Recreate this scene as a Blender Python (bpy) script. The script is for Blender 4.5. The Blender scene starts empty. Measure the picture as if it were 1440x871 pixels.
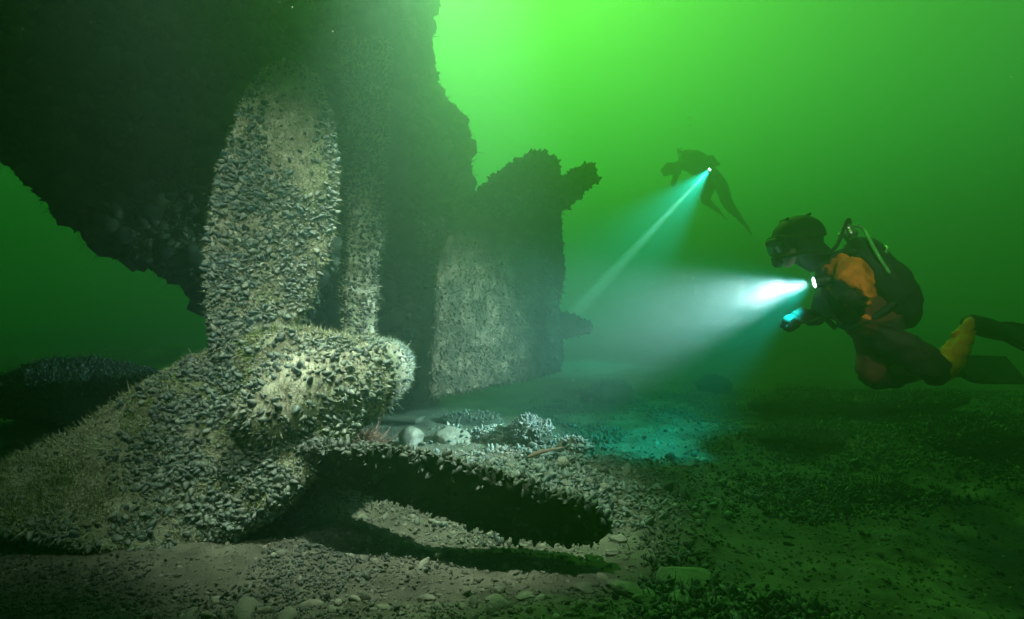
import bpy, bmesh, math, random
import numpy as np
from mathutils import Vector, Matrix

rng = np.random.default_rng(7)
random.seed(7)
S = bpy.context.scene
COL = S.collection
R = math.radians

# ------------------------------------------------------------------ camera
CAM_H, FPX = 1.0, 800.0
cam_d = bpy.data.cameras.new('camera'); cam = bpy.data.objects.new('camera', cam_d); COL.objects.link(cam)
cam.location = (0, 0, CAM_H); cam.rotation_euler = (R(90), 0, 0)
cam_d.lens = 20.0; cam_d.sensor_width = 36.0; cam_d.clip_start = 0.05; cam_d.clip_end = 500
S.camera = cam

def P(u, v, d):
    """real position of something seen in direction (u, v) that stands d metres in front of the camera"""
    return np.array([(u - 720) / FPX * d, d, CAM_H - (v - 435) / FPX * d])

# ------------------------------------------------------------------ light: green water light from above, ahead
SUN_EL, SUN_AZ = 45.0, -4.0           # elevation, azimuth east of +Y
w = bpy.data.worlds.new('World'); S.world = w; w.use_nodes = True
nt = w.node_tree; nt.nodes.clear()
sky = nt.nodes.new('ShaderNodeTexSky'); sky.sky_type = 'NISHITA'; sky.sun_disc = False
sky.sun_elevation = R(SUN_EL); sky.sun_rotation = R(SUN_AZ)
mul = nt.nodes.new('ShaderNodeMix'); mul.data_type = 'RGBA'; mul.blend_type = 'MULTIPLY'
mul.inputs[0].default_value = 1.0
mul.inputs[7].default_value = (0.42, 1.0, 0.10, 1)      # the water column above lets only green through
bg = nt.nodes.new('ShaderNodeBackground'); bg.inputs['Strength'].default_value = 0.14
out = nt.nodes.new('ShaderNodeOutputWorld')
nt.links.new(sky.outputs[0], mul.inputs[6]); nt.links.new(mul.outputs[2], bg.inputs['Color'])
nt.links.new(bg.outputs[0], out.inputs['Surface'])

sd = bpy.data.lights.new('sun', 'SUN'); sun = bpy.data.objects.new('sun', sd); COL.objects.link(sun)
sd.energy = 3.6; sd.angle = R(6.0); sd.color = (0.48, 1.0, 0.10)
sdir = Vector((math.sin(R(SUN_AZ)) * math.cos(R(SUN_EL)), math.cos(R(SUN_AZ)) * math.cos(R(SUN_EL)), math.sin(R(SUN_EL))))
sun.rotation_euler = sdir.to_track_quat('Z', 'Y').to_euler(); sun.location = (0, 8, 30)

def spot(name, loc, target, power, half, blend, color, radius=0.03):
    l = bpy.data.lights.new(name, 'SPOT'); o = bpy.data.objects.new(name, l); COL.objects.link(o)
    o.location = loc
    o.rotation_euler = (Vector(loc) - Vector(target)).to_track_quat('Z', 'Y').to_euler()
    l.energy = power; l.spot_size = R(half * 2); l.spot_blend = blend; l.color = color
    l.shadow_soft_size = radius
    return o

# added spots standing in for the photographer's unseen lights, outside the picture
spot('standin_light_key', (-0.3, 2.35, 3.9), (-0.47, 2.95, 0.2), 3500, 20.5, 1.0, (1.0, 0.82, 0.70), 0.06)
spot('standin_light_blade', (-0.45, 0.75, 2.6), (-1.22, 2.85, 1.3), 560, 20, 0.9, (1.0, 0.84, 0.74), 0.06)
spot('standin_light_rudder', (0.05, 2.6, 3.0), tuple(P(695, 500, 4.9)), 330, 22, 1.0, (1.0, 0.80, 0.66), 0.06)
spot('standin_light_diver', (1.2, 0.5, 2.3), tuple(P(1225, 415, 3.3)), 340, 11, 1.0, (1.0, 0.72, 0.6), 0.06)
spot('standin_light_left', (-1.05, 1.2, 2.7), (-1.5, 2.7, 0.55), 260, 21, 1.0, (1.0, 0.84, 0.72), 0.06)
# the two divers' torches
T1 = P(1145, 397, 3.2); T2 = P(998, 238, 11.4)
T1_DIR = P(900, 452, 3.65) - T1; T1_DIR /= np.linalg.norm(T1_DIR)
T2_DIR = P(900, 342, 10.9) - T2; T2_DIR /= np.linalg.norm(T2_DIR)
spot('torch_beam_near', tuple(T1 + T1_DIR*0.03), tuple(T1 + T1_DIR), 3000, 28, 1.0, (0.90, 0.88, 1.0), 0.025)
spot('torch_spill_near', tuple(T1 + T1_DIR*0.03), tuple(P(900, 500, 4.4)), 850, 46, 1.0, (0.01, 0.78, 0.74), 0.03)
spot('torch_beam_far', tuple(T2 + T2_DIR*0.03), tuple(T2 + T2_DIR), 60000, 2.8, 1.0, (1.0, 0.9, 0.8), 0.02)
spot('torch_halo_far', tuple(T2 + T2_DIR*0.03), tuple(T2 + T2_DIR), 4200, 26, 1.0, (0.05, 0.85, 0.8), 0.03)

# ------------------------------------------------------------------ render settings, exposure
S.view_settings.view_transform = 'Standard'; S.view_settings.look = 'None'
S.view_settings.exposure = 0.0; S.view_settings.gamma = 1.0
S.render.engine = 'CYCLES'
cy = S.cycles
cy.use_denoising = True
cy.max_bounces = 6; cy.diffuse_bounces = 2; cy.glossy_bounces = 2; cy.volume_bounces = 0; cy.transmission_bounces = 4
cy.transparent_max_bounces = 8; cy.sample_clamp_indirect = 4.0
cy.caustics_reflective = False; cy.caustics_refractive = False
cy.use_adaptive_sampling = False

# ------------------------------------------------------------------ helpers
def _hash(ix, iy, iz, seed):
    n = (ix * 374761393 + iy * 668265263 + iz * 1274126177 + seed * 974634777) & 0xffffffff
    n = ((n ^ (n >> 13)) * 1274126177) & 0xffffffff
    n = ((n ^ (n >> 16)) * 2246822519) & 0xffffffff
    return ((n ^ (n >> 15)) & 0xffffff) / float(0xffffff)

def vnoise(p, seed=0):
    i = np.floor(p).astype(np.int64); f = p - i
    f = f * f * f * (f * (f * 6 - 15) + 10)
    r = 0
    for dx in (0, 1):
        for dy in (0, 1):
            for dz in (0, 1):
                wgt = (f[:, 0] if dx else 1 - f[:, 0]) * (f[:, 1] if dy else 1 - f[:, 1]) * (f[:, 2] if dz else 1 - f[:, 2])
                r = r + wgt * _hash(i[:, 0] + dx, i[:, 1] + dy, i[:, 2] + dz, seed)
    return r * 2 - 1

def fbm(p, freq, octv=4, seed=0, gain=0.5):
    a, s, tot = 1.0, 0, 0
    for k in range(octv):
        s = s + a * vnoise(p * freq * 2 ** k + 17.3 * k, seed + k); tot += a; a *= gain
    return s / tot

def mesh_np(name, V, F, mats, parent=None, smooth=True, tint=None, midx=None):
    """V (n,3), F (m,3) or (m,4) or a list of index tuples -> one mesh object"""
    V = np.asarray(V, dtype=np.float32)
    me = bpy.data.meshes.new(name)
    if isinstance(F, list):
        me.from_pydata([tuple(map(float, v)) for v in V], [], F)
    else:
        k = F.shape[1]
        me.vertices.add(len(V)); me.vertices.foreach_set('co', V.ravel())
        me.loops.add(F.size); me.loops.foreach_set('vertex_index', F.astype(np.int32).ravel())
        me.polygons.add(len(F)); me.polygons.foreach_set('loop_start', np.arange(0, F.size, k, dtype=np.int32))
        me.update(calc_edges=True)
    if smooth: me.polygons.foreach_set('use_smooth', np.ones(len(me.polygons), dtype=bool))
    for m in (mats if isinstance(mats, (list, tuple)) else [mats]): me.materials.append(m)
    if midx is not None: me.polygons.foreach_set('material_index', np.asarray(midx, dtype=np.int32))
    if tint is not None:
        a = me.attributes.new('tint', 'FLOAT', 'POINT'); a.data.foreach_set('value', np.asarray(tint, dtype=np.float32))
    me.update()
    o = bpy.data.objects.new(name, me); COL.objects.link(o)
    if parent is not None: o.parent = parent
    return o

def tri(F):
    F = np.asarray(F)
    return F if F.shape[1] == 3 else np.vstack([F[:, [0, 1, 2]], F[:, [0, 2, 3]]])

def vnormals(V, F):
    T = tri(F); n = np.cross(V[T[:, 1]] - V[T[:, 0]], V[T[:, 2]] - V[T[:, 0]])
    N = np.zeros_like(V)
    for k in range(3): np.add.at(N, T[:, k], n)
    return N / (np.linalg.norm(N, axis=1)[:, None] + 1e-12)

def catmull(K, n):
    K = np.asarray(K, float); m = len(K)
    t = np.linspace(0, m - 1, n); i = np.clip(t.astype(int), 0, m - 2); f = (t - i)[:, None]
    p0 = K[np.clip(i - 1, 0, m - 1)]; p1 = K[i]; p2 = K[i + 1]; p3 = K[np.clip(i + 2, 0, m - 1)]
    return 0.5 * ((2 * p1) + (-p0 + p2) * f + (2 * p0 - 5 * p1 + 4 * p2 - p3) * f ** 2 + (-p0 + 3 * p1 - 3 * p2 + p3) * f ** 3)

def rings(Rg, close=True):
    """Rg (n, m, 3) rings of points -> closed quad mesh with poles at both ends"""
    n, m = Rg.shape[:2]
    V = Rg.reshape(-1, 3); F = []
    a = np.arange(m); b = (a + 1) % m
    Q = np.concatenate([np.stack([i * m + a, i * m + b, (i + 1) * m + b, (i + 1) * m + a], 1) for i in range(n - 1)])
    V = np.vstack([V, Rg[0].mean(0), Rg[-1].mean(0)])
    c0, c1 = n * m, n * m + 1
    T0 = np.stack([b, a, np.full(m, c0)], 1); T1 = np.stack([(n - 1) * m + a, (n - 1) * m + b, np.full(m, c1)], 1)
    return V, np.vstack([tri(Q), T0, T1])

def orient(V, F):
    T = tri(F); c = V.mean(0)
    vol = np.einsum('ij,ij->i', V[T[:, 0]] - c, np.cross(V[T[:, 1]] - c, V[T[:, 2]] - c)).sum()
    return F if vol > 0 else F[:, ::-1].copy()

def blade_mesh(secs, ns=110, nc=96, amp=0.012, freq=9, seed=0):
    """secs: list of (L point, R point, thickness, camber); a thick plate with rounded edges"""
    L = catmull([s[0] for s in secs], ns); Rr = catmull([s[1] for s in secs], ns)
    th = catmull([[s[2]] for s in secs], ns)[:, 0]; cb = catmull([[s[3]] for s in secs], ns)[:, 0]
    mid = (L + Rr) / 2; H = (Rr - L) / 2
    ax = np.gradient(mid, axis=0); N = np.cross(H, ax); N /= np.linalg.norm(N, axis=1)[:, None] + 1e-9
    t = np.linspace(0, 2 * np.pi, nc, endpoint=False)
    c = np.sign(np.cos(t)) * np.abs(np.cos(t)) ** 0.8
    s = np.sign(np.sin(t)) * np.abs(np.sin(t)) ** 0.7
    G = mid[:, None] + H[:, None] * c[None, :, None] + N[:, None] * (th[:, None] / 2 * s[None] + cb[:, None] * (1 - c[None] ** 2))[:, :, None]
    V, F = rings(G); F = orient(V, F)
    n = vnormals(V, F)
    V = V + n * (fbm(V, freq, 4, seed) * amp)[:, None]
    return V, F

def tube_mesh(path, rad, n=40, m=14, flat=None):
    path = catmull(path, n) if len(path) > 2 else np.linspace(path[0], path[1], n)
    rad = np.asarray(rad, float); r = np.interp(np.linspace(0, 1, n), np.linspace(0, 1, len(rad)), rad)
    T = np.gradient(path, axis=0); T /= np.linalg.norm(T, axis=1)[:, None] + 1e-12
    u = np.cross(T, [0.12, 0.2, 1.0]); u /= np.linalg.norm(u, axis=1)[:, None] + 1e-12
    v = np.cross(T, u)
    a = np.linspace(0, 2 * np.pi, m, endpoint=False)
    G = path[:, None] + r[:, None, None] * (u[:, None] * np.cos(a)[None, :, None] + v[:, None] * np.sin(a)[None, :, None])
    V, F = rings(G); return V, orient(V, F)

def join(parts):
    V, F, o = [], [], 0
    for v, f in parts:
        V.append(v); F.append(tri(f) + o); o += len(v)
    return np.vstack(V), np.vstack(F)

def ico(sub=2):
    bm = bmesh.new(); bmesh.ops.create_icosphere(bm, subdivisions=sub, radius=1)
    V = np.array([v.co[:] for v in bm.verts]); F = np.array([[v.index for v in f.verts] for f in bm.faces]); bm.free()
    return V, F

def ball(c, r, sub=3, rot=None):
    V, F = ico(sub); V = V * np.asarray(r)
    if rot is not None: V = V @ np.array(rot).T
    return V + np.asarray(c), F

def rock_mesh(size, seed, sub=4, rough=0.28, freq=1.3):
    V, F = ico(sub)
    d = 1 + rough * fbm(V, freq, 5, seed, 0.55)
    # a few flat broken faces
    r = np.random.default_rng(seed)
    V = V * d[:, None]
    for k in range(6):
        n = r.normal(size=3); n /= np.linalg.norm(n); lim = r.uniform(0.62, 0.85)
        e = V @ n - lim; V = V - np.where(e > 0, e * 0.85, 0)[:, None] * n
    return V * np.asarray(size), F

# base shells and stones for the crust, vectorised copies in one mesh
def shell_base(nr, m):
    t = np.linspace(0.06, 0.95, nr)
    wd = 0.33 * np.sin(np.pi * t ** 0.75) ** 0.75; ht = 0.23 * np.sin(np.pi * t ** 0.7) ** 0.8
    a = np.linspace(0, 2 * np.pi, m, endpoint=False)
    G = np.stack([np.stack([wd[i] * np.cos(a) + 0.10 * math.sin(3 * t[i]), ht[i] * np.sin(a), np.full(m, t[i] - 0.3)], 1) for i in range(nr)])
    V, F = rings(G); return V, orient(V, F)
SHELL_HI = shell_base(6, 8); SHELL_LO = shell_base(3, 5)
BLADE_HAIR = (np.array([[-.5, 0, 0], [.5, 0, 0], [-.35, .25, .5], [.35, .25, .5], [0, .9, 1.0]]), np.array([[0, 1, 3], [0, 3, 2], [2, 3, 4]]))

def frames(N, roll, lean):
    """orthonormal frames whose z is N leaned at random"""
    k = len(N); z = N + rng.normal(size=(k, 3)) * lean; z /= np.linalg.norm(z, axis=1)[:, None]
    x = np.cross(z, rng.normal(size=(k, 3))); x /= np.linalg.norm(x, axis=1)[:, None]
    return np.stack([x, np.cross(z, x), z], 2)

def copies(base, pts, M, size, sunk=0.0):
    """base mesh set at each point with frame M and size (k,3) or (k,)"""
    Vb, Fb = base; k = len(pts)
    size = np.asarray(size, float); size = size[:, None] if size.ndim == 1 else size
    V = np.einsum('kij,kvj->kvi', M, Vb[None] * size[:, None, :])
    V = V + pts[:, None]
    F = (Fb[None] + (np.arange(k) * len(Vb))[:, None, None]).reshape(-1, 3)
    return V.reshape(-1, 3), F, np.repeat(rng.random(k), len(Vb))

def sample(V, F, n, mask=None):
    T = tri(F); c = (V[T[:, 0]] + V[T[:, 1]] + V[T[:, 2]]) / 3
    nn = np.cross(V[T[:, 1]] - V[T[:, 0]], V[T[:, 2]] - V[T[:, 0]]); ar = np.linalg.norm(nn, axis=1)
    w_ = ar * (mask(c, nn / (ar[:, None] + 1e-12)) if mask else 1.0)
    i = rng.choice(len(T), n, p=w_ / w_.sum()); a = rng.random((n, 2)); fl = a.sum(1) > 1; a[fl] = 1 - a[fl]
    p = V[T[i, 0]] + a[:, :1] * (V[T[i, 1]] - V[T[i, 0]]) + a[:, 1:] * (V[T[i, 2]] - V[T[i, 0]])
    return p, nn[i] / (ar[i][:, None] + 1e-12)

def crust(name, V, F, n, size, parent, mat_, mask=None, base=SHELL_HI, lean=0.75, kind=True):
    p, N = sample(V, F, n, mask)
    s = np.clip(rng.lognormal(-0.05, 0.36, n), 0.4, 1.7) * size
    v, f, t = copies(base, p - N * s[:, None] * 0.04, frames(N, 0, lean), s)
    o = mesh_np(name, v, f, mat_, parent, tint=t)
    if kind: o['kind'] = 'stuff'
    return o

def hairs(name, V, F, n, length, width, parent, mat_, mask=None, lean=0.5, droop=0.0):
    p, N = sample(V, F, n, mask)
    if droop: N = N + np.array([0, 0, -droop]); N /= np.linalg.norm(N, axis=1)[:, None]
    s = rng.lognormal(0, 0.35, n) * length
    sz = np.stack([np.full(n, width), s * 0.4, s], 1)
    v, f, t = copies(BLADE_HAIR, p, frames(N, 0, lean), sz)
    o = mesh_np(name, v, f, mat_, parent, smooth=False, tint=t); o['kind'] = 'stuff'
    return o

def tag(o, label=None, cat=None, group=None, kind=None):
    for k, v in (('label', label), ('category', cat), ('group', group), ('kind', kind)):
        if v: o[k] = v
    return o

# ------------------------------------------------------------------ materials
def mat_crust(name, ca, cb, cc, scale=8.0, rough=0.9, bump=0.5, bscale=60.0, tint=0.0, dust=None, dust_amt=0.0, spec=0.2, thr=(0.42, 0.62), green=None):
    m = bpy.data.materials.new(name); m.use_nodes = True; t = m.node_tree; b = t.nodes['Principled BSDF']
    N = t.nodes.new; Lk = t.links.new
    geo = N('ShaderNodeNewGeometry')
    n1 = N('ShaderNodeTexNoise'); n1.inputs['Scale'].default_value = scale; n1.inputs['Detail'].default_value = 8; n1.inputs['Roughness'].default_value = 0.65
    Lk(geo.outputs['Position'], n1.inputs['Vector'])
    r = N('ShaderNodeValToRGB'); r.color_ramp.elements[0].position = thr[0]; r.color_ramp.elements[1].position = thr[1]
    r.color_ramp.elements[0].color = (*ca, 1); r.color_ramp.elements[1].color = (*cb, 1)
    e = r.color_ramp.elements.new((thr[0] + thr[1]) / 2); e.color = (*cc, 1)
    src = n1.outputs['Fac']
    if tint:
        at = N('ShaderNodeAttribute'); at.attribute_name = 'tint'
        mx = N('ShaderNodeMix'); mx.inputs[0].default_value = tint
        Lk(src, mx.inputs[2]); Lk(at.outputs['Fac'], mx.inputs[3]); src = mx.outputs[0]
    Lk(src, r.inputs['Fac']); col = r.outputs['Color']
    if green is not None:
        n3 = N('ShaderNodeTexNoise'); n3.inputs['Scale'].default_value = green[1]; n3.inputs['Detail'].default_value = 5
        Lk(geo.outputs['Position'], n3.inputs['Vector'])
        g = N('ShaderNodeMapRange'); g.inputs[1].default_value = 0.53; g.inputs[2].default_value = 0.66; g.inputs[4].default_value = green[2]
        Lk(n3.outputs['Fac'], g.inputs[0])
        mg = N('ShaderNodeMix'); mg.data_type = 'RGBA'; Lk(g.outputs[0], mg.inputs[0]); Lk(col, mg.inputs[6]); mg.inputs[7].default_value = (*green[0], 1)
        col = mg.outputs[2]
    if dust is not None:      # silt that has settled on whatever faces up
        sx = N('ShaderNodeSeparateXYZ'); Lk(geo.outputs['Normal'], sx.inputs[0])
        n2 = N('ShaderNodeTexNoise'); n2.inputs['Scale'].default_value = 45; n2.inputs['Detail'].default_value = 4
        Lk(geo.outputs['Position'], n2.inputs['Vector'])
        ad = N('ShaderNodeMath'); ad.operation = 'ADD'; Lk(sx.outputs['Z'], ad.inputs[0]); Lk(n2.outputs['Fac'], ad.inputs[1])
        mr = N('ShaderNodeMapRange'); mr.inputs[1].default_value = 0.35; mr.inputs[2].default_value = 1.25; mr.inputs[4].default_value = dust_amt
        Lk(ad.outputs[0], mr.inputs[0])
        md = N('ShaderNodeMix'); md.data_type = 'RGBA'; Lk(mr.outputs[0], md.inputs[0]); Lk(col, md.inputs[6]); md.inputs[7].default_value = (*dust, 1)
        col = md.outputs[2]
    Lk(col, b.inputs['Base Color'])
    b.inputs['Roughness'].default_value = rough; b.inputs['Specular IOR Level'].default_value = spec
    if bump:
        nb = N('ShaderNodeTexNoise'); nb.inputs['Scale'].default_value = bscale; nb.inputs['Detail'].default_value = 6; nb.inputs['Roughness'].default_value = 0.7
        Lk(geo.outputs['Position'], nb.inputs['Vector'])
        bp = N('ShaderNodeBump'); bp.inputs['Strength'].default_value = bump; bp.inputs['Distance'].default_value = 0.02
        Lk(nb.outputs['Fac'], bp.inputs['Height']); Lk(bp.outputs[0], b.inputs['Normal'])
    return m

SILT = (0.38, 0.365, 0.27)
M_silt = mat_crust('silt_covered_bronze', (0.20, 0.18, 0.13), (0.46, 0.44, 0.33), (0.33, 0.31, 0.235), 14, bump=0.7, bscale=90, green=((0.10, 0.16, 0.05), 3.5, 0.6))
M_hull = mat_crust('overgrown_hull_plate', (0.03, 0.035, 0.025), (0.075, 0.08, 0.05), (0.045, 0.05, 0.035), 3.0, bump=0.8, bscale=30)
M_hull_shell = mat_crust('hull_growth', (0.02, 0.024, 0.02), (0.13, 0.12, 0.08), (0.05, 0.055, 0.04), 5, tint=0.7, dust=(0.12, 0.12, 0.085), dust_amt=0.5, bump=0.3, thr=(0.3, 0.85))
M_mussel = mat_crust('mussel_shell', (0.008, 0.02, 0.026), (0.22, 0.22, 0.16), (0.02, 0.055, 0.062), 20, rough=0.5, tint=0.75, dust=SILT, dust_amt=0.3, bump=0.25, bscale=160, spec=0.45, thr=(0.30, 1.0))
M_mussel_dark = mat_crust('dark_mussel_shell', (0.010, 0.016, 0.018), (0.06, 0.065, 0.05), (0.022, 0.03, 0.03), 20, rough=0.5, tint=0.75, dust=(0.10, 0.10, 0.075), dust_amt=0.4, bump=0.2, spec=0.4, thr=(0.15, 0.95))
M_hair = mat_crust('hydroid_fuzz', (0.20, 0.21, 0.11), (0.46, 0.45, 0.32), (0.34, 0.34, 0.22), 6, tint=0.6, bump=0)
M_hair_dark = mat_crust('dark_weed', (0.02, 0.035, 0.015), (0.07, 0.09, 0.04), (0.04, 0.055, 0.025), 6, tint=0.6, bump=0)
M_sand = mat_crust('silty_sand', (0.045, 0.04, 0.03), (0.17, 0.155, 0.115), (0.09, 0.082, 0.06), 2.2, bump=0.6, bscale=45, thr=(0.35, 0.65), green=((0.06, 0.085, 0.03), 0.9, 0.45))
M_stone = mat_crust('silted_stone', (0.12, 0.11, 0.085), (0.27, 0.25, 0.20), (0.14, 0.13, 0.10), 9, tint=0.0, dust=(0.24, 0.23, 0.17), dust_amt=0.45, bump=0.6, bscale=50)
M_gravel = mat_crust('gravel', (0.03, 0.03, 0.025), (0.22, 0.20, 0.155), (0.08, 0.075, 0.06), 12, tint=0.8, dust=(0.20, 0.19, 0.14), dust_amt=0.4, bump=0.3, thr=(0.2, 1.0))
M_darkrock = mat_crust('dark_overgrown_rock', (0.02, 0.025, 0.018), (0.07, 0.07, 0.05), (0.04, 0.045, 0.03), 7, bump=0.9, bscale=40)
M_rust = mat_crust('silted_rudder_steel', (0.022, 0.018, 0.011), (0.075, 0.056, 0.034), (0.04, 0.031, 0.019), 8, bump=0.9, bscale=35)
M_white_shell = mat_crust('pale_shell', (0.45, 0.45, 0.40), (0.62, 0.62, 0.55), (0.55, 0.54, 0.48), 30, rough=0.5, bump=0.2)

def plain(name, c, rough=0.7, spec=0.3, metal=0.0, emit=None, es=0, var=0.35, scale=25, bump=0.25):
    m = bpy.data.materials.new(name); m.use_nodes = True; t = m.node_tree; b = t.nodes['Principled BSDF']
    n = t.nodes.new('ShaderNodeTexNoise'); n.inputs['Scale'].default_value = scale; n.inputs['Detail'].default_value = 5
    r = t.nodes.new('ShaderNodeValToRGB'); r.color_ramp.elements[0].color = tuple(x * (1 - var) for x in c) + (1,); r.color_ramp.elements[1].color = (*c, 1)
    r.color_ramp.elements[0].position = 0.35; r.color_ramp.elements[1].position = 0.65
    co = t.nodes.new('ShaderNodeTexCoord'); t.links.new(co.outputs['Object'], n.inputs['Vector'])
    t.links.new(n.outputs['Fac'], r.inputs['Fac']); t.links.new(r.outputs['Color'], b.inputs['Base Color'])
    bp = t.nodes.new('ShaderNodeBump'); bp.inputs['Strength'].default_value = bump; bp.inputs['Distance'].default_value = 0.02
    t.links.new(n.outputs['Fac'], bp.inputs['Height']); t.links.new(bp.outputs[0], b.inputs['Normal'])
    b.inputs['Roughness'].default_value = rough; b.inputs['Specular IOR Level'].default_value = spec; b.inputs['Metallic'].default_value = metal
    if emit: b.inputs['Emission Color'].default_value = (*emit, 1); b.inputs['Emission Strength'].default_value = es
    return m
# ------------------------------------------------------------------ haze: the green water itself
def haze_box():
    bm = bmesh.new()
    bmesh.ops.create_cube(bm, size=1.0)
    for v in bm.verts:
        v.co.x = -24 if v.co.x < 0 else 24
        v.co.y = -8 if v.co.y < 0 else 40
        v.co.z = -1.6 if v.co.z < 0 else 6.4
    me = bpy.data.meshes.new('haze'); bm.to_mesh(me); bm.free()
    o = bpy.data.objects.new('haze', me); COL.objects.link(o)
    m = bpy.data.materials.new('water_haze'); m.use_nodes = True
    t = m.node_tree; t.nodes.clear()
    a = t.nodes.new('ShaderNodeVolumePrincipled')
    a.inputs['Color'].default_value = (0.22, 0.36, 0.37, 1)
    a.inputs['Density'].default_value = 0.275
    a.inputs['Anisotropy'].default_value = 0.70
    a.inputs['Absorption Color'].default_value = (0.11, 0.66, 0.52, 1)
    q = t.nodes.new('ShaderNodeOutputMaterial'); t.links.new(a.outputs[0], q.inputs['Volume'])
    me.materials.append(m)
    o['kind'] = 'stuff'
    return o
haze_box()

# ------------------------------------------------------------------ seabed
def gz(x, y):
    x = np.asarray(x, float); y = np.asarray(y, float)
    p = np.stack([x, y, np.zeros_like(x)], 1)
    z = 0.05 * fbm(p, 0.45, 3, 11) + 0.022 * fbm(p, 2.6, 4, 21) + 0.010 * fbm(p, 14, 3, 31)
    z += 0.36 * np.exp(-(((x + 5.5) / 4.0) ** 2 + ((y - 9.5) / 1.6) ** 2))                    # low ridge far left
    z += 0.16 * np.exp(-(((x + 3.6) / 2.0) ** 2 + ((y - 6.3) / 0.8) ** 2))
    z += 0.06 * np.exp(-(((x - 0.05) / 0.55) ** 2 + ((y - 3.5) / 0.45) ** 2))                 # rubble heap behind the low blade
    z -= 0.11 * np.exp(-(((x + 0.35) / 0.55) ** 2 + ((y - 2.75) / 0.32) ** 2))                # scour pit under it
    z += 0.05 * np.exp(-(((x - 0.2) / 1.0) ** 2 + ((y - 1.75) / 0.2) ** 2))
    z += 0.07 * np.clip(fbm(p, 2.2, 4, 41) + 0.1, 0, 1) * np.clip((x - 0.4) / 0.8, 0, 1) + 0.05 * np.clip(fbm(p, 6, 3, 42), 0, 1) * np.clip(x / 0.8, 0, 1)
    z -= 0.15 * np.clip((y - 5.0) / 10.0, 0, 1) * np.clip((x + 0.5) / 3.0, 0, 1)             # falls away to the right
    return z

nu, nv = 620, 560
su = np.linspace(-1, 1, nu); X1 = np.sinh(su * 3.2) / np.sinh(3.2) * 23.8
sv = np.linspace(0, 1, nv); Y1 = 1.25 + (np.exp(sv * 3.4) - 1) / (np.exp(3.4) - 1) * 38.4
Y1 = np.concatenate([np.linspace(-7.8, 1.1, 14), Y1]); nv = len(Y1)
GX, GY = np.meshgrid(X1, Y1)
Z = gz(GX.ravel(), GY.ravel())
GV = np.stack([GX.ravel(), GY.ravel(), Z], 1)
ii = np.arange((nv - 1) * nu).reshape(nv - 1, nu)[:, :-1].ravel()
GF = np.stack([ii, ii + 1, ii + 1 + nu, ii + nu], 1)
ground = mesh_np('seabed', GV, GF, M_sand); tag(ground, 'silty sand and shell covered bottom of the sea', kind='structure')

def gpts(n, xr, yr, maskf=None, over=4):
    """random points on the seabed inside a box, kept where the mask says so"""
    m = n * over
    y = yr[0] * (yr[1] / yr[0]) ** rng.random(m); x = xr[0] + (xr[1] - xr[0]) * rng.random(m)
    keep = np.ones(m, bool) if maskf is None else rng.random(m) < maskf(x, y)
    x, y = x[keep][:n], y[keep][:n]
    return np.stack([x, y, gz(x, y)], 1)

def patch(x, y, f=1.1, seed=77, lo=0.0, hi=0.25):
    return np.clip((fbm(np.stack([x, y, 0 * x], 1), f, 4, seed) - lo) / (hi - lo), 0, 1)

def ground_copies(name, base, pts, size, mat_, lean, label, cat, flat=1.0, dz=0.1):
    k = len(pts); up = np.tile([0, 0, 1.0], (k, 1)); M = frames(up, 0, lean)
    sz = size * rng.lognormal(0, 0.4, k); s3 = sz[:, None] * (0.6 + 0.6 * rng.random((k, 3))); s3[:, 2] *= flat
    v, f, t = copies(base, pts + np.array([0, 0, dz * size]), M, s3)
    o = mesh_np(name, v, f, mat_, tint=t); tag(o, label, cat, kind='stuff'); return o

_v, _f = ico(2)
STONE = rock_mesh((1, .85, .7), 6, 2, 0.45)
_v1, _f1 = ico(1)
STONE1 = (_v1 * (1 + 0.35 * fbm(_v1, 1.1, 2, 9))[:, None], _f1)

# rubble and grit, heaviest behind the low blade and along the near edge
rub = lambda x, y: np.clip(np.exp(-(((x - 0.15) / 0.85) ** 2 + ((y - 3.3) / 0.6) ** 2)) * 1.5 + 0.5 * np.exp(-((y - 1.8) / 0.2) ** 2) * (x > -1.2) * (x < .6) + 0.08, 0, 1)
ground_copies('gravel', STONE, gpts(9000, (-2.6, 1.9), (1.6, 4.8), rub, 8), 0.009, M_gravel, 0.8, 'small stones and grit strewn round the low propeller blade', 'gravel', 0.7)
ground_copies('rubble', STONE, gpts(260, (-1.1, 1.2), (1.7, 4.3), rub, 12), 0.022, M_stone, 0.9, 'fist sized broken lumps heaped behind the low propeller blade', 'rubble', 0.7)
ground_copies('grit', STONE1, gpts(22000, (-3.5, 4.5), (1.6, 7.5), None, 2), 0.006, M_gravel, 0.8, 'fine dark grit spread thinly over the whole sea floor', 'grit', 0.6)
# mussel beds on the right and single loose shells
CL = [(2.7, 4.0, .55), (3.2, 5.4, 1.2), (1.95, 3.05, .3), (2.05, 4.1, .45), (0.9, 5.9, .4), (2.3, 6.2, .4)]
near_cl = lambda x, y: sum(np.exp(-(((x - a) / r) ** 2 + ((y - b) / (r * .8)) ** 2)) for a, b, r in CL)
bed = lambda x, y: np.clip(patch(x, y, 1.3, 77, -0.02, 0.22) + 1.2 * near_cl(x, y), 0, 1) * np.clip((x - 0.15 + 0.15 * (y - 2)) / 0.5, 0, 1) * (0.25 + 0.75 * patch(x, y, 4.0, 12, -0.1, 0.2))
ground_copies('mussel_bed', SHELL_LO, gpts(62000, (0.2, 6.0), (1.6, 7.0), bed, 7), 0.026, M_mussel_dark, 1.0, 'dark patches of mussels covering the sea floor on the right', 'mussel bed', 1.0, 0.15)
heap = lambda x, y: np.exp(-(((x - 0.12) / 0.7) ** 2 + ((y - 3.35) / 0.55) ** 2)) * patch(x, y, 3.0, 5, -0.15, 0.2)
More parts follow.
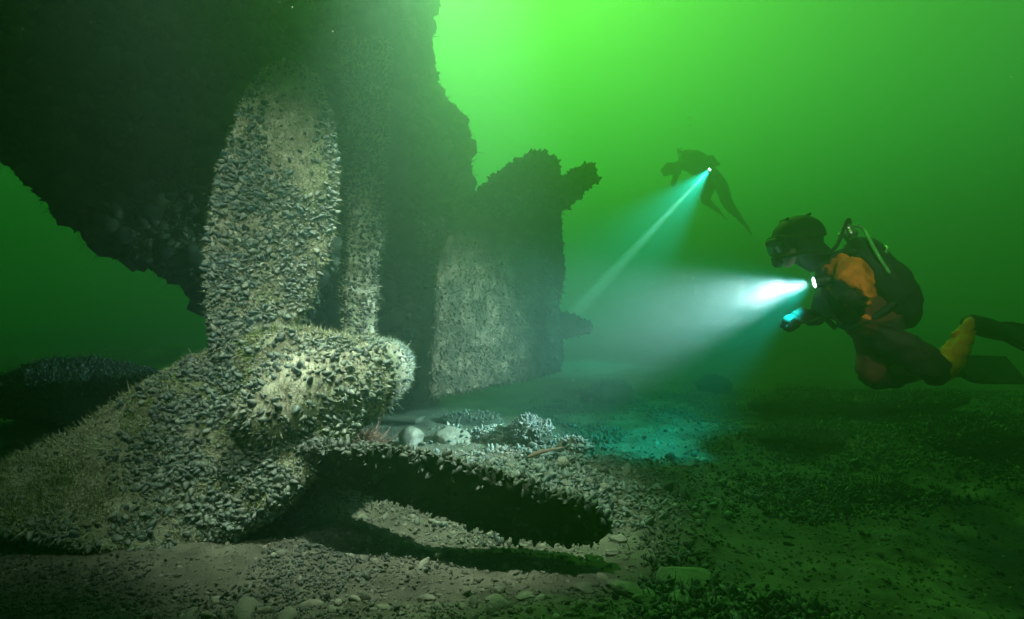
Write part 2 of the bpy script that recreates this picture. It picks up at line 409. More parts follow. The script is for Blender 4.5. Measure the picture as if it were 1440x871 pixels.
ground_copies('mussel_litter', SHELL_HI, gpts(2600, (-0.9, 1.3), (2.6, 4.4), heap, 14), 0.034, M_mussel, 1.0, 'loose grey green mussels lying on the lit rubble heap', 'mussel shells', 1.0, 0.2)
ground_copies('shell_hash', SHELL_LO, gpts(12000, (-3.2, 0.5), (1.6, 3.4), lambda x, y: patch(x, y, 2.5, 8, -0.35, 0.25) * np.clip(.25 - x, .1, 1), 5), 0.017, M_mussel_dark, 1.0, 'brown and black shell fragments on the dark near sea floor', 'shell fragments', 0.8, 0.1)  # loose fragments, laid thick to also put foreground shade into the colour
def weed_on_ground():
    pts = gpts(5000, (0.2, 6.0), (1.8, 8.0), lambda x, y: bed(x, y) ** 1.5, 12)
    k = len(pts); s = rng.lognormal(0, 0.4, k) * 0.045
    v, f, t = copies(BLADE_HAIR, pts, frames(np.tile([0, 0, 1.0], (k, 1)), 0, 0.7), np.stack([np.full(k, 0.006), s * .5, s], 1))
    tag(mesh_np('seaweed', v, f, M_hair_dark, smooth=False, tint=t), 'short dark weed growing among the mussels on the right', 'seaweed', kind='stuff')
weed_on_ground()

# boulders and stones that can be told apart
def rock(name, u, v, d, size, seed, mat_, label, cat='rock', group=None, sink=0.3, shells=0, weed=0, rough=0.28):
    g = P(u, v, d); x, y = g[0], g[1]
    V, F = rock_mesh(size, seed, rough=rough); z = float(gz([x], [y])[0])
    o = mesh_np(name, V, F, mat_); o.location = (x, y, z + size[2] * (1 - 2 * sink)); tag(o, label, cat, group)
    up = lambda c, n: np.clip(n[:, 2] + 0.4, 0.02, 1)
    if shells: crust('mussel_cover', V, F, shells, 0.036, o, M_mussel_dark if mat_ is M_darkrock else M_mussel, up, SHELL_LO)
    if weed: hairs('weed_cover', V, F, weed, 0.05, 0.006, o, M_hair_dark, up)
    return o
rock('boulder', 112, 560, 4.9, (0.66, 0.5, 0.33), 3, M_darkrock, 'big dark weedy boulder far left behind the lower propeller blade', 'boulder', shells=1500, weed=1500, sink=0.12)
rock('boulder', 1392, 640, 3.9, (0.46, 0.35, 0.19), 4, M_darkrock, 'dark mussel covered boulder at the right edge of the picture', 'boulder', shells=1100, weed=1200, rough=0.7)
rock('boulder', 1205, 590, 5.4, (1.0, 0.45, 0.13), 5, M_darkrock, 'low dark ridge of rock under the diver with the bright torch', 'boulder', shells=1600, weed=1500, rough=0.8)
rock('boulder', 852, 552, 6.2, (0.30, 0.25, 0.16), 6, M_darkrock, 'small dark rock just right of the rudder foot in teal water', 'boulder', shells=300, weed=200)
rock('boulder', 1003, 552, 6.6, (0.20, 0.2, 0.13), 8, M_darkrock, 'little dark rock under the fading end of the white beam', 'boulder', shells=200, weed=100)
rock('boulder', 1240, 690, 3.05, (0.20, 0.15, 0.045), 9, M_darkrock, 'low dark clump on the green sand patch at right', 'clump', shells=260, weed=300, rough=0.9)
rock('boulder', 1120, 620, 4.1, (0.30, 0.2, 0.09), 10, M_darkrock, 'dark mussel clump halfway between the lit rubble and the right boulder', 'clump', shells=400, weed=600, rough=0.9)
rock('stone_slab', 965, 818, 2.08, (0.105, 0.10, 0.035), 11, M_stone, 'smooth flat slab lying alone among dark mussels, lower right', 'stone', rough=0.1, sink=0.2)
rock('stone', 578, 624, 4.15, (0.10, 0.09, 0.085), 12, M_stone, 'round pale stone beside the shaft tube behind the low blade', 'stone', rough=0.12, sink=0.15)
rock('stone', 640, 608, 4.3, (0.15, 0.11, 0.09), 13, M_stone, 'angular pale stone right of the round stone', 'stone', shells=30)
rock('mussel_clump', 748, 628, 4.1, (0.17, 0.14, 0.13), 14, M_darkrock, 'tall mound of grey mussels on the lit rubble heap', 'mussel clump', shells=420, sink=0.2)
rock('mussel_clump', 808, 652, 3.75, (0.13, 0.10, 0.08), 15, M_stone, 'lower mussel mound right of the tall one on the heap', 'mussel clump', shells=200)
rock('mussel_clump', 690, 618, 4.3, (0.15, 0.1, 0.085), 16, M_stone, 'flat mussel mound between the angular stone and tall mound', 'mussel clump', shells=200)
rock('stone', 793, 672, 3.35, (0.045, 0.04, 0.04), 17, M_stone, 'pale rounded cobble on the slope above the blade tip', 'stone', rough=0.12, sink=0.1)
rock('stone', 668, 592, 4.9, (0.28, 0.14, 0.075), 18, M_darkrock, 'long dark stone lying below the rudder foot', 'stone', shells=120)
near = [(884, 842, 1.98, .055), (862, 820, 2.06, .035), (820, 838, 2.0, .04), (905, 858, 1.92, .045), (955, 862, 1.9, .05), (700, 845, 1.97, .028), (600, 850, 1.95, .03), (760, 800, 2.25, .03), (835, 780, 2.3, .04), (862, 765, 2.35, .035), (880, 700, 2.95, .04), (850, 690, 3.1, .045), (905, 725, 2.7, .035), (920, 690, 3.0, .03), (690, 860, 1.9, .022), (740, 862, 1.9, .03), (1010, 868, 1.87, .04), (540, 862, 1.9, .025), (835, 712, 2.85, .03), (870, 745, 2.5, .04)]
for k, (u, v, d, s) in enumerate([(a, b, c, e * .8) for a, b, c, e in near]):
    rock('stone', u, v, d, (s * 1.2, s, s * 0.6), 40 + k, M_stone, 'one of the small broken stones strewn round the tip of the low blade', 'stone', 'small broken stones round the low blade tip', rough=0.55)
# pale empty shells that catch the light
spots = [(1030, 851), (1187, 808), (1104, 741), (1183, 726), (1181, 768), (1237, 784), (1312, 741), (1356, 817), (1373, 819), (1420, 832), (1386, 843), (1191, 856), (1078, 854), (1228, 867), (1120, 786), (1040, 842), (995, 664), (1065, 697), (1218, 746), (875, 668), (893, 671), (485, 832), (20, 806), (150, 832), (600, 640), (735, 660), (1295, 800), (1410, 780), (1270, 760)]
for k, (u, v) in enumerate(spots):
    d = CAM_H * FPX / (v - 435); x, y = (u - 720) / FPX * d, d
    s = rng.uniform(0.009, 0.016) * (1 if v < 790 else 0.8)
    r2 = np.random.default_rng(k); a = r2.normal(size=3)
    V, F = SHELL_HI; Rm = np.array(Matrix.Rotation(r2.uniform(0, 6.3), 3, Vector(a)))
    o = mesh_np('shell', (V * [1.6, 0.9, 1.3] * s) @ Rm.T, F, M_white_shell); o.location = (x, y, float(gz([x], [y])[0]) + s * 0.55 + .012)
    tag(o, 'tiny pale empty shell lying loose on the dark sea floor', 'shell', 'tiny pale empty shells on the sea floor')
# a stick and a plank end
V, F = tube_mesh([P(742, 664, 3.45), P(765, 655, 3.52), P(792, 650, 3.6)], [0.008, 0.014, 0.01, 0.006], 20, 8)
V[:, 2] += float(gz([.15], [3.5])[0]) + 0.03
tag(mesh_np('stick', V + 0.004 * fbm(V, 40, 2, 3)[:, None], F, plain('rusty_stick', (0.16, 0.10, 0.06))), 'thin rusty brown stick lying on the lit rubble', 'stick')
def prism(name, a, b, wd, ht, m, parent=None, seed=1):
    """rough squared beam between two points"""
    a, b = np.asarray(a), np.asarray(b); ax = (b - a) / np.linalg.norm(b - a)
    s = np.cross(ax, [0, 0, 1.0]); s /= np.linalg.norm(s); u = np.cross(s, ax)
    c = [(-1, -1), (0, -1.05), (1, -1), (1.05, 0), (1, 1), (0, 1.05), (-1, 1), (-1.05, 0)]
    G = np.stack([a + (b - a) * t + 0 for t in np.linspace(0, 1, 40)])[:, None] + np.stack([s * x * wd / 2 + u * y * ht / 2 for x, y in c])[None]
    V, F = rings(G); F = orient(V, F); V = V + vnormals(V, F) * (0.12 * min(wd, ht) * fbm(V, 12, 3, seed))[:, None]
    return mesh_np(name, V, F, m, parent), V, F
pl = P(470, 568, 5.2); pr = P(592, 590, 4.9); pl[2] = float(gz([pl[0]], [pl[1]])[0]) + 0.05; pr[2] = float(gz([pr[0]], [pr[1]])[0]) + 0.03
tag(prism('plank', pl, pr, 0.14, 0.04, M_sand)[0], 'silted flat plank lying on the bottom behind the shaft tube', 'plank')

# ------------------------------------------------------------------ the wreck: hull, propeller, strut, rudder
wreck = bpy.data.objects.new('shipwreck', None); COL.objects.link(wreck); wreck.location = (0, 0, 0)
tag(wreck, 'stern of a sunken ship with mussel covered propeller, shaft bracket and rudder', 'shipwreck')

HS = [(572, 440, 615, .35), (530, 432, 617, .55), (480, 418, 618, .8), (458, 350, 620, .95), (432, 300, 622, 1.1), (402, 276, 630, 1.2), (372, 232, 640, 1.35),
      (350, 178, 648, 1.5), (295, 112, 660, 1.7), (245, 62, 664, 1.9), (205, -20, 663, 2.0), (172, -125, 657, 2.05), (158, -190, 640, 2.1), (140, -290, 629, 2.1),
      (100, -380, 618, 2.2), (60, -470, 607, 2.3), (30, -520, 612, 2.3), (0, -600, 618, 2.3), (-80, -780, 622, 2.5), (-200, -900, 640, 2.7), (-400, -1000, 650, 3.0)]
def hull_mesh():
    yc, m = 5.9, 420
    prof = catmull([list(s) for s in HS], 420)
    t = np.linspace(0, 2 * np.pi, m, endpoint=False)
    ex = 2 / 2.6
    c = np.sign(np.cos(t)) * np.abs(np.cos(t)) ** ex; s = np.sign(np.sin(t)) * np.abs(np.sin(t)) ** ex
    k = 0.965                                     # silhouette of a round body against its half width
    G = []
    for v, xl, xr, b in prof:
        z = CAM_H - (v - 435) / FPX * yc
        A = (xl - 720) / FPX * yc; B = (xr - 720) / FPX * yc
        x = (A + B) / 2 + (B - A) / 2 * k * c
        over = max(0.0, (z - 3.6)) * 0.75          # unseen counter, leaned out over the propeller to shade the water
        y = yc + b * 0.72 * s - over * (s < 0) * np.abs(s)
        G.append(np.stack([x, y, np.full(m, z)], 1))
    V, F = rings(np.array(G)); F = orient(V, F)
    n = vnormals(V, F)
    V = V + n * (0.10 * fbm(V, 1.3, 4, 51) + 0.055 * fbm(V, 5, 4, 52))[:, None]
    return V, F
HV, HF = hull_mesh()
hull = mesh_np('hull', HV, HF, M_hull, wreck)
vis = lambda c, n: ((n[:, 1] < 0.35) | (n[:, 0] > 0.3)) * (c[:, 2] < 4.6) * (c[:, 0] > -6.5) * 1.0
crust('mussel_cover', HV, HF, 26000, 0.075, hull, M_hull_shell, vis, SHELL_LO, 0.9)
crust('growth_clumps', HV, HF, 1800, 0.085, hull, M_hull_shell, vis, STONE1, 0.9)
hairs('weed_cover', HV, HF, 26000, 0.085, 0.009, hull, M_hair_dark, vis, 0.9)

# shaft tube with its bracket
tube = [P(455, 548, 3.05), P(500, 536, 3.3), P(532, 520, 3.7), P(548, 512, 4.2), P(560, 505, 5.4)]
TV, TF = tube_mesh(tube, [0.27, 0.25, 0.225, 0.18, 0.15, 0.15], 100, 70)
TV = TV + vnormals(TV, TF) * (0.02 * fbm(TV, 7, 4, 61))[:, None]
shaft = mesh_np('shaft_tube', TV, TF, M_silt, wreck)
front = lambda c, n: (n[:, 1] < 0.4) * 1.0
crust('mussel_cover', TV, TF, 2600, 0.030, shaft, M_mussel, front, SHELL_LO, 0.8)
hairs('fuzz_cover', TV, TF, 4200, 0.03, 0.0035, shaft, M_hair, front)
BV, BF = blade_mesh([(P(484, 512, 3.45), P(536, 505, 3.55), .12, 0), (P(482, 470, 3.5), P(526, 470, 3.6), .11, 0), (P(483, 400, 3.55), P(530, 400, 3.65), .11, 0), (P(486, 320, 3.65), P(536, 320, 3.75), .11, 0),
                     (P(488, 240, 3.8), P(540, 240, 3.9), .11, 0), (P(486, 150, 4.1), P(544, 150, 4.2), .12, 0), (P(480, 60, 4.5), P(548, 60, 4.6), .12, 0)], 120, 50, 0.03, 9, 4)
strut = mesh_np('shaft_bracket', BV, BF, M_silt, wreck); tag(strut, 'narrow upright bracket holding the shaft tube, grown over with fine shells')
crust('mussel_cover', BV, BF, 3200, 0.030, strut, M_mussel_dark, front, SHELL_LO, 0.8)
hairs('fuzz_cover', BV, BF, 5000, 0.035, 0.0035, strut, M_hair, front)

# propeller: boss and three blades
def boss():
    path = [P(352, 598, 2.72), P(380, 585, 2.72), P(420, 562, 2.82), P(470, 543, 3.0), P(505, 530, 3.2)]
    V, F = tube_mesh(path, [0.10, 0.17, 0.225, 0.255, 0.245, 0.23], 90, 80)
    return V + vnormals(V, F) * (0.02 * fbm(V, 6, 4, 71))[:, None], F
PV, PF = boss()
prop = mesh_np('propeller', PV, PF, M_silt, wreck); tag(prop, 'three bladed bronze propeller under mussels and silt')
up_w = lambda c, n: (n[:, 1] < 0.5) * 1.0
crust('mussel_cover', PV, PF, 1500, 0.036, prop, M_mussel, lambda c, n: up_w(c, n) * patch(c[:, 0] * 3, c[:, 2] * 3, 2.2, 91, -0.6, 0.0), SHELL_HI)
hairs('fuzz_cover', PV, PF, 7000, 0.02, 0.0032, prop, M_hair, up_w)

# blade standing straight up
B1 = [(P(310, 540, 2.86), P(410, 540, 2.95), .17, 0), (P(302, 478, 2.82), P(404, 478, 2.93), .15, -.02), (P(294, 440, 2.80), P(424, 440, 2.95), .11, -.03), (P(290, 400, 2.78), P(446, 395, 2.98), .09, -.05), (P(292, 345, 2.77), P(462, 345, 3.0), .08, -.06),
      (P(300, 290, 2.78), P(471, 290, 3.02), .07, -.06), (P(311, 235, 2.80), P(474, 235, 3.04), .06, -.06), (P(326, 187, 2.83), P(472, 190, 3.05), .055, -.05),
      (P(342, 144, 2.86), P(462, 144, 3.04), .05, -.04), (P(358, 112, 2.90), P(450, 112, 3.02), .045, -.03), (P(376, 96, 2.93), P(432, 96, 2.99), .035, -.01), (P(398, 88, 2.96), P(410, 88, 2.97), .02, 0)]
V1, F1 = blade_mesh(B1, 150, 110, 0.014, 6, 81)
b1 = mesh_np('blade', V1, F1, M_silt, prop); tag(b1, 'blade standing upright in front of the hull, bald and fuzzy near its tip')
def m1(c, n):
    u = 720 + FPX * c[:, 0] / c[:, 1]; v = 435 - FPX * (c[:, 2] - CAM_H) / c[:, 1]
    bald = np.exp(-(((u - 408) / 50) ** 4 + ((v - 165) / 85) ** 4)) * (1 - 0) + 0.9 * np.exp(-(((u - 440) / 30) ** 2 + ((v - 255) / 40) ** 2))
    return (n[:, 1] < 0.3) * np.clip(1.05 - 1.15 * bald, 0.03, 1) * (0.25 + 0.75 * patch(c[:, 0], c[:, 2], 9, 33, -0.25, 0.1))
crust('mussel_cover', V1, F1, 3800, 0.034, b1, M_mussel, m1, SHELL_HI, 1.3)
crust('small_shells', V1, F1, 5000, 0.016, b1, M_mussel, m1, SHELL_LO, 1.0)
hairs('fuzz_cover', V1, F1, 22000, 0.022, 0.0028, b1, M_hair, lambda c, n: (n[:, 1] < 0.6) * 1.0, 0.6, 0.2)

# blade coming down to the left, towards the camera
B2 = [(P(515, 500, 3.10), P(484, 625, 2.78), .14, 0), (P(476, 476, 2.95), P(448, 664, 2.63), .20, .05), (P(424, 467, 2.88), P(412, 700, 2.54), .22, .08), (P(362, 470, 2.84), P(356, 740, 2.48), .20, .09), (P(300, 492, 2.86), P(290, 766, 2.48), .15, .09),
      (P(240, 522, 2.80), P(225, 776, 2.42), .13, .08), (P(175, 562, 2.74), P(150, 772, 2.36), .11, .07), (P(105, 605, 2.66), P(70, 758, 2.32), .09, .05), (P(30, 645, 2.58), P(-15, 742, 2.30), .08, .03), (P(-50, 678, 2.48), P(-90, 733, 2.28), .06, .01), (P(-115, 706, 2.36), P(-125, 722, 2.30), .03, 0)]
V2, F2 = blade_mesh(B2, 190, 130, 0.018, 5, 82)
b2 = mesh_np('blade', V2, F2, M_silt, prop); tag(b2, 'broad blade reaching down to the left, thick with mussels at its root')
def m2(c, n):
    u = 720 + FPX * c[:, 0] / c[:, 1]; v = 435 - FPX * (c[:, 2] - CAM_H) / c[:, 1]
    bare = np.exp(-(((u - 435) / 28) ** 2 + ((v - 592) / 30) ** 2)) + 0.95 * np.exp(-(((u - 60) / 130) ** 4 + ((v - 640) / 75) ** 4)) + 0.8 * np.exp(-(((u - 165) / 70) ** 2 + ((v - 712) / 28) ** 2)) + 0.5 * np.exp(-(((u - 170) / 60) ** 2 + ((v - 580) / 40) ** 2))
    return (n[:, 1] < 0.35) * np.clip(1 - bare, 0.04, 1) * (0.12 + 0.88 * patch(c[:, 0], c[:, 2] + c[:, 1], 8, 35, -0.2, 0.12)) * np.clip(0.35 + (u - 60) / 330, 0.15, 1)
crust('mussel_cover', V2, F2, 4800, 0.035, b2, M_mussel, m2, SHELL_HI, 1.1)
crust('small_shells', V2, F2, 7000, 0.017, b2, M_mussel, m2, SHELL_LO, 1.0)
edge2 = lambda c, n: ((n[:, 2] > 0.45) | (c[:, 0] < -2.0)) * (n[:, 1] < 0.6) * np.clip(0.15 + (n[:, 2] > 0.75) * 1.0, 0, 1)
hairs('fuzz_cover', V2, F2, 12000, 0.03, 0.0032, b2, M_hair, edge2, 0.6)
hairs('algae_cover', V2, F2, 34000, 0.019, 0.0026, b2, M_hair, lambda c, n: (n[:, 1] < 0.35) * 1.0, 0.9)

M_green = mat_crust('green_algae', (0.05, 0.10, 0.015), (0.20, 0.27, 0.06), (0.11, 0.17, 0.03), 6, tint=0.6, bump=0)
hairs('green_algae', V2, F2, 9000, 0.02, 0.004, b2, M_green, lambda c, n: (n[:, 1] < 0.35) * np.clip(n[:, 2], 0, 1) * patch(c[:, 0], c[:, 1], 4.0, 66, 0.0, 0.15), 0.9)
# blade lying low to the right
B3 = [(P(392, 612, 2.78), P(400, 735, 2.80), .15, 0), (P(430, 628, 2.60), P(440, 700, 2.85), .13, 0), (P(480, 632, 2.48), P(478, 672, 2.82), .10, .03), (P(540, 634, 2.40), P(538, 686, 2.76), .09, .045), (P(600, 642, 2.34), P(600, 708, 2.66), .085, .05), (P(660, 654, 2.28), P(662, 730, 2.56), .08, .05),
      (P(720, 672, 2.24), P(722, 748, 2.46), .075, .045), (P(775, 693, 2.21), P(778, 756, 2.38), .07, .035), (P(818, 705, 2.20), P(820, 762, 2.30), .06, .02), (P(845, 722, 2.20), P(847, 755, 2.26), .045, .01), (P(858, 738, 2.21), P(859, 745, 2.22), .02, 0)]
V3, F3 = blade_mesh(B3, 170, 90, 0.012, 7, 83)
b3 = mesh_np('blade', V3, F3, M_darkrock, prop); tag(b3, 'blade lying low to the right with its dark underside to the camera')  # darker than the other blades: shade of the underside put into the colour
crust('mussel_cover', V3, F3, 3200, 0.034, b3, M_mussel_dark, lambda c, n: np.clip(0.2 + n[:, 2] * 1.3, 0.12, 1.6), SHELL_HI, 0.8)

# rudder
rud_b = [(P(607, 556, 4.35), P(786, 520, 5.6), .13, 0), (P(606, 540, 4.35), P(788, 500, 5.6), .16, 0), (P(608, 490, 4.38), P(786, 440, 5.6), .16, 0), (P(611, 430, 4.45), P(788, 370, 5.6), .16, 0), (P(615, 370, 4.5), P(789, 310, 5.6), .16, 0), (P(625, 335, 4.6), P(788, 275, 5.6), .15, 0), (P(640, 322, 4.7), P(786, 262, 5.6), .10, 0)]
RV, RF = blade_mesh(rud_b, 130, 120, 0.05, 3.0, 91)
RV = RV + vnormals(RV, RF) * (0.022 * fbm(RV * [1, 1, 0.35], 16, 3, 92))[:, None]
rud = mesh_np('rudder', RV, RF, M_rust, wreck); tag(rud, 'slab like rudder leaning beside the hull, shaggy with growth')
crust('mussel_cover', RV, RF, 2500, 0.030, rud, M_rust, front, SHELL_LO, 0.8)
hairs('weed_cover', RV, RF, 9000, 0.04, 0.007, rud, M_rust, None, 0.35, 0.9)
def bumpy(path, rad, name, parent, n_sh, seed, mt=M_darkrock):
    V, F = tube_mesh(path, rad, 90, 40); V = V + vnormals(V, F) * (0.055 * fbm(V, 4.5, 4, seed))[:, None]
    o = mesh_np(name, V, F, mt, parent)
    crust('mussel_cover', V, F, n_sh, 0.05, o, M_hull_shell, None, SHELL_LO, 0.9)
    return o
bumpy([P(752, 262, 5.42), P(752, 330, 5.35), P(765, 400, 5.45), P(778, 520, 5.5)], [.07, .10, .09, .08, .07], 'rudder_stock', rud, 700, 93, M_rust)
st = bumpy([P(590, 330, 4.9), P(655, 312, 5.0), P(705, 282, 5.15), P(745, 252, 5.3), P(778, 243, 5.4)], [.20, .20, .20, .21, .20, .14], 'tiller_beam', rud, 2200, 94)
bumpy([P(762, 250, 5.35), P(762, 226, 5.35), P(759, 214, 5.35)], [.09, .06, .03], 'broken_end', st, 150, 95)
bumpy([P(745, 275, 5.4), P(790, 272, 5.45), P(818, 252, 5.5), P(838, 244, 5.5)], [.16, .15, .10, .085, .07], 'broken_fitting', rud, 600, 96)
# second propeller, seen as one blade tip behind the rudder
FB = [(P(700, 462, 6.5), P(706, 480, 6.5), .1, 0), (P(760, 441, 6.5), P(764, 474, 6.5), .09, 0), (P(800, 441, 6.5), P(800, 475, 6.5), .08, 0), (P(824, 450, 6.5), P(823, 470, 6.5), .06, 0), (P(833, 458, 6.5), P(833, 464, 6.5), .03, 0)]
V, F = blade_mesh(FB, 60, 40, 0.03, 5, 97)
fb = mesh_np('far_propeller_blade', V, F, M_darkrock, wreck); tag(fb, 'rounded dark blade tip poking out behind the rudder')
crust('mussel_cover', V, F, 500, 0.04, fb, M_hull_shell, None, SHELL_LO)
# reddish hydroid tuft under the shaft tube
def tuft():
    V, F = rock_mesh((0.10, 0.08, 0.11), 31); o = mesh_np('hydroid_tuft', V, F, M_rust); g = P(512, 606, 3.75)
    o.location = (g[0], g[1], float(gz([g[0]], [g[1]])[0]) + 0.07)
    tag(o, 'shaggy reddish brown growth standing under the shaft tube', 'growth')
    hairs('fronds', V, F, 900, 0.10, 0.006, o, plain('red_fronds', (0.32, 0.17, 0.11), 0.9), None, 0.4, 0.2)
tuft()

# ------------------------------------------------------------------ divers
M_suit = plain('dark_drysuit', (0.035, 0.022, 0.022), 0.75, 0.3, bump=0.5, scale=9)
M_maroon = plain('maroon_drysuit', (0.13, 0.035, 0.03), 0.8, 0.25, bump=0.6, scale=9)
M_orange = plain('orange_drysuit', (0.70, 0.19, 0.03), 0.75, 0.3, bump=1.0, scale=14, var=0.55)
M_yellow = plain('yellow_gaiter', (0.55, 0.22, 0.02), 0.75, 0.3, bump=0.6, scale=11, var=0.3)
M_black = plain('black_neoprene', (0.015, 0.016, 0.016), 0.7, 0.3, bump=0.3)
M_tank = plain('black_painted_tank', (0.02, 0.022, 0.022), 0.35, 0.5, bump=0.05)
M_metal = plain('worn_chrome', (0.55, 0.58, 0.5), 0.3, 0.5, 0.9, bump=0.05)
M_glass = plain('mask_glass', (0.03, 0.05, 0.05), 0.05, 0.8, bump=0)
M_skin = plain('skin', (0.22, 0.13, 0.10), 0.6, 0.3)
M_strap = plain('green_hose', (0.12, 0.45, 0.12), 0.5, 0.4, bump=0.1)
M_lens = plain('lit_torch_lens', (0.9, 0.95, 1.0), 0.2, 0.5, emit=(0.85, 0.95, 1.0), es=30, bump=0)

def skin_body(name, nodes, edges, mats, pick):
    """one continuous body grown over a skeleton: nodes name -> (point, radius)"""
    names = list(nodes); idx = {n: i for i, n in enumerate(names)}
    me = bpy.data.meshes.new(name); me.from_pydata([tuple(nodes[n][0]) for n in names], [(idx[a], idx[b]) for a, b in edges], [])
    o = bpy.data.objects.new(name, me); COL.objects.link(o)
    sk = o.modifiers.new('skin', 'SKIN'); sk.use_smooth_shade = True; sk.branch_smoothing = 0.6
    for i, n in enumerate(names):
        d = me.skin_vertices[0].data[i]; r = nodes[n][1]; d.radius = r if isinstance(r, tuple) else (r, r); d.use_root = (n == 'hip')
    ss = o.modifiers.new('sub', 'SUBSURF'); ss.levels = 3; ss.render_levels = 3
    dg = bpy.context.evaluated_depsgraph_get(); ev = o.evaluated_get(dg)
    me2 = bpy.data.meshes.new_from_object(ev); o.modifiers.clear(); o.data = me2; me2.name = name
    for m in mats: me2.materials.append(m)
    V = np.array([v.co[:] for v in me2.vertices])
    # folds of loose cloth
    n = np.array([v.normal[:] for v in me2.vertices]); V = V + n * (0.016 * fbm(V * [1, 1, 2.2], 11, 4, 5) - 0.022 * (1 - np.abs(fbm(V * [1, 1, 1.6], 8, 3, 6))) ** 6)[:, None]
    me2.vertices.foreach_set('co', V.astype(np.float32).ravel())
    cs = np.array([p.center[:] for p in me2.polygons])
    A = np.array([nodes[a][0] for a, b in edges]); B = np.array([nodes[b][0] for a, b in edges])
    D = []
    for a, b in zip(A, B):
        t = np.clip(((cs - a) @ (b - a)) / ((b - a) @ (b - a) + 1e-9), 0, 1)[:, None]; D.append(np.linalg.norm(cs - (a + t * (b - a)), axis=1))
    k = np.argmin(np.array(D), 0)
    mi = np.array([pick.get(edges[i], 0) for i in range(len(edges))])[k]
    me2.polygons.foreach_set('material_index', mi.astype(np.int32)); me2.polygons.foreach_set('use_smooth', np.ones(len(me2.polygons), bool)); me2.update()
    return o

def basis(f, up):
    """columns: right, up, forward"""
    f = np.asarray(f, float); f = f / np.linalg.norm(f); u = np.asarray(up, float); u = u - (u @ f) * f; u /= np.linalg.norm(u)
    return np.stack([np.cross(u, f), u, f], 1)

def glove(wrist, grip, side, axis, parent, s=1.0):
    """gloved hand: palm from wrist to grip, four fingers and a thumb closing round a rod along axis"""
    w_, g = np.asarray(wrist), np.asarray(grip); f = (g - w_) / np.linalg.norm(g - w_); ax = axis / np.linalg.norm(axis)
    ax = ax - (ax @ f) * f * 0.7; ax /= np.linalg.norm(ax); nrm = np.cross(f, ax)
    parts = [ball((w_ + g) / 2 + f * 0.01 * s, (0.045 * s, 0.028 * s, 0.055 * s), 2, np.stack([ax, nrm, f], 1))]
    parts.append(tube_mesh([w_ - f * 0.05 * s, w_, w_ + f * .03 * s], [0.042 * s, 0.036 * s, 0.034 * s], 8, 10))
    for k, ln in enumerate((0.072, 0.082, 0.076, 0.06)):
        r0 = w_ + f * 0.075 * s + ax * (k - 1.5) * 0.021 * s
        p = [r0, r0 + f * 0.03 * s + nrm * side * 0.012 * s, r0 + f * 0.042 * s + nrm * side * (0.035) * s, r0 + f * (0.028) * s + nrm * side * (ln * 0.8) * s]
        parts.append(tube_mesh(p, [0.011 * s, 0.011 * s, 0.010 * s, 0.0075 * s], 10, 8))
    r0 = w_ + f * 0.03 * s - ax * 0.038 * s
    parts.append(tube_mesh([r0, r0 + f * 0.02 * s - ax * 0.018 * s + nrm * side * 0.015 * s, r0 + f * 0.045 * s - ax * .008 * s + nrm * side * 0.042 * s], [0.014 * s, 0.012 * s, 0.009 * s], 10, 8))
    V, F = join(parts); return mesh_np('glove', V, F, M_black, parent)

def fin(heel, tip, up, parent, wd=0.11):
    """foot pocket and a long blade with side rails"""
    h, t = np.asarray(heel), np.asarray(tip); f = (t - h); L = np.linalg.norm(f); Bm = basis(f, up); r, u, f = Bm[:, 0], Bm[:, 1], Bm[:, 2]
    secs = [(h - r * .05 - f * .04, h + r * .05 - f * .04, .09, 0), (h - r * .055 + f * .1, h + r * .055 + f * .1, .10, 0), (h - r * .06 + f * .22, h + r * .06 + f * .22, .06, 0),
            (h - r * wd * .85 + f * .34, h + r * wd * .85 + f * .34, .022, 0), (h - r * wd + f * (L * .75), h + r * wd + f * (L * .75), .014, 0), (h - r * wd * .95 + f * L, h + r * wd * .95 + f * L, .010, 0)]
    V, F = blade_mesh(secs, 40, 24, 0, 1, 1)
    o = mesh_np('fin', V, F, M_black, parent)
    rl = [tube_mesh([h + f * .2 + r * s * .06, h + f * .36 + r * s * wd * .9, h + f * L + r * s * wd], [.012, .014, .008], 20, 8) for s in (-1, 1)]
    V, F = join(rl); mesh_np('rail', V, F, M_black, o); return o

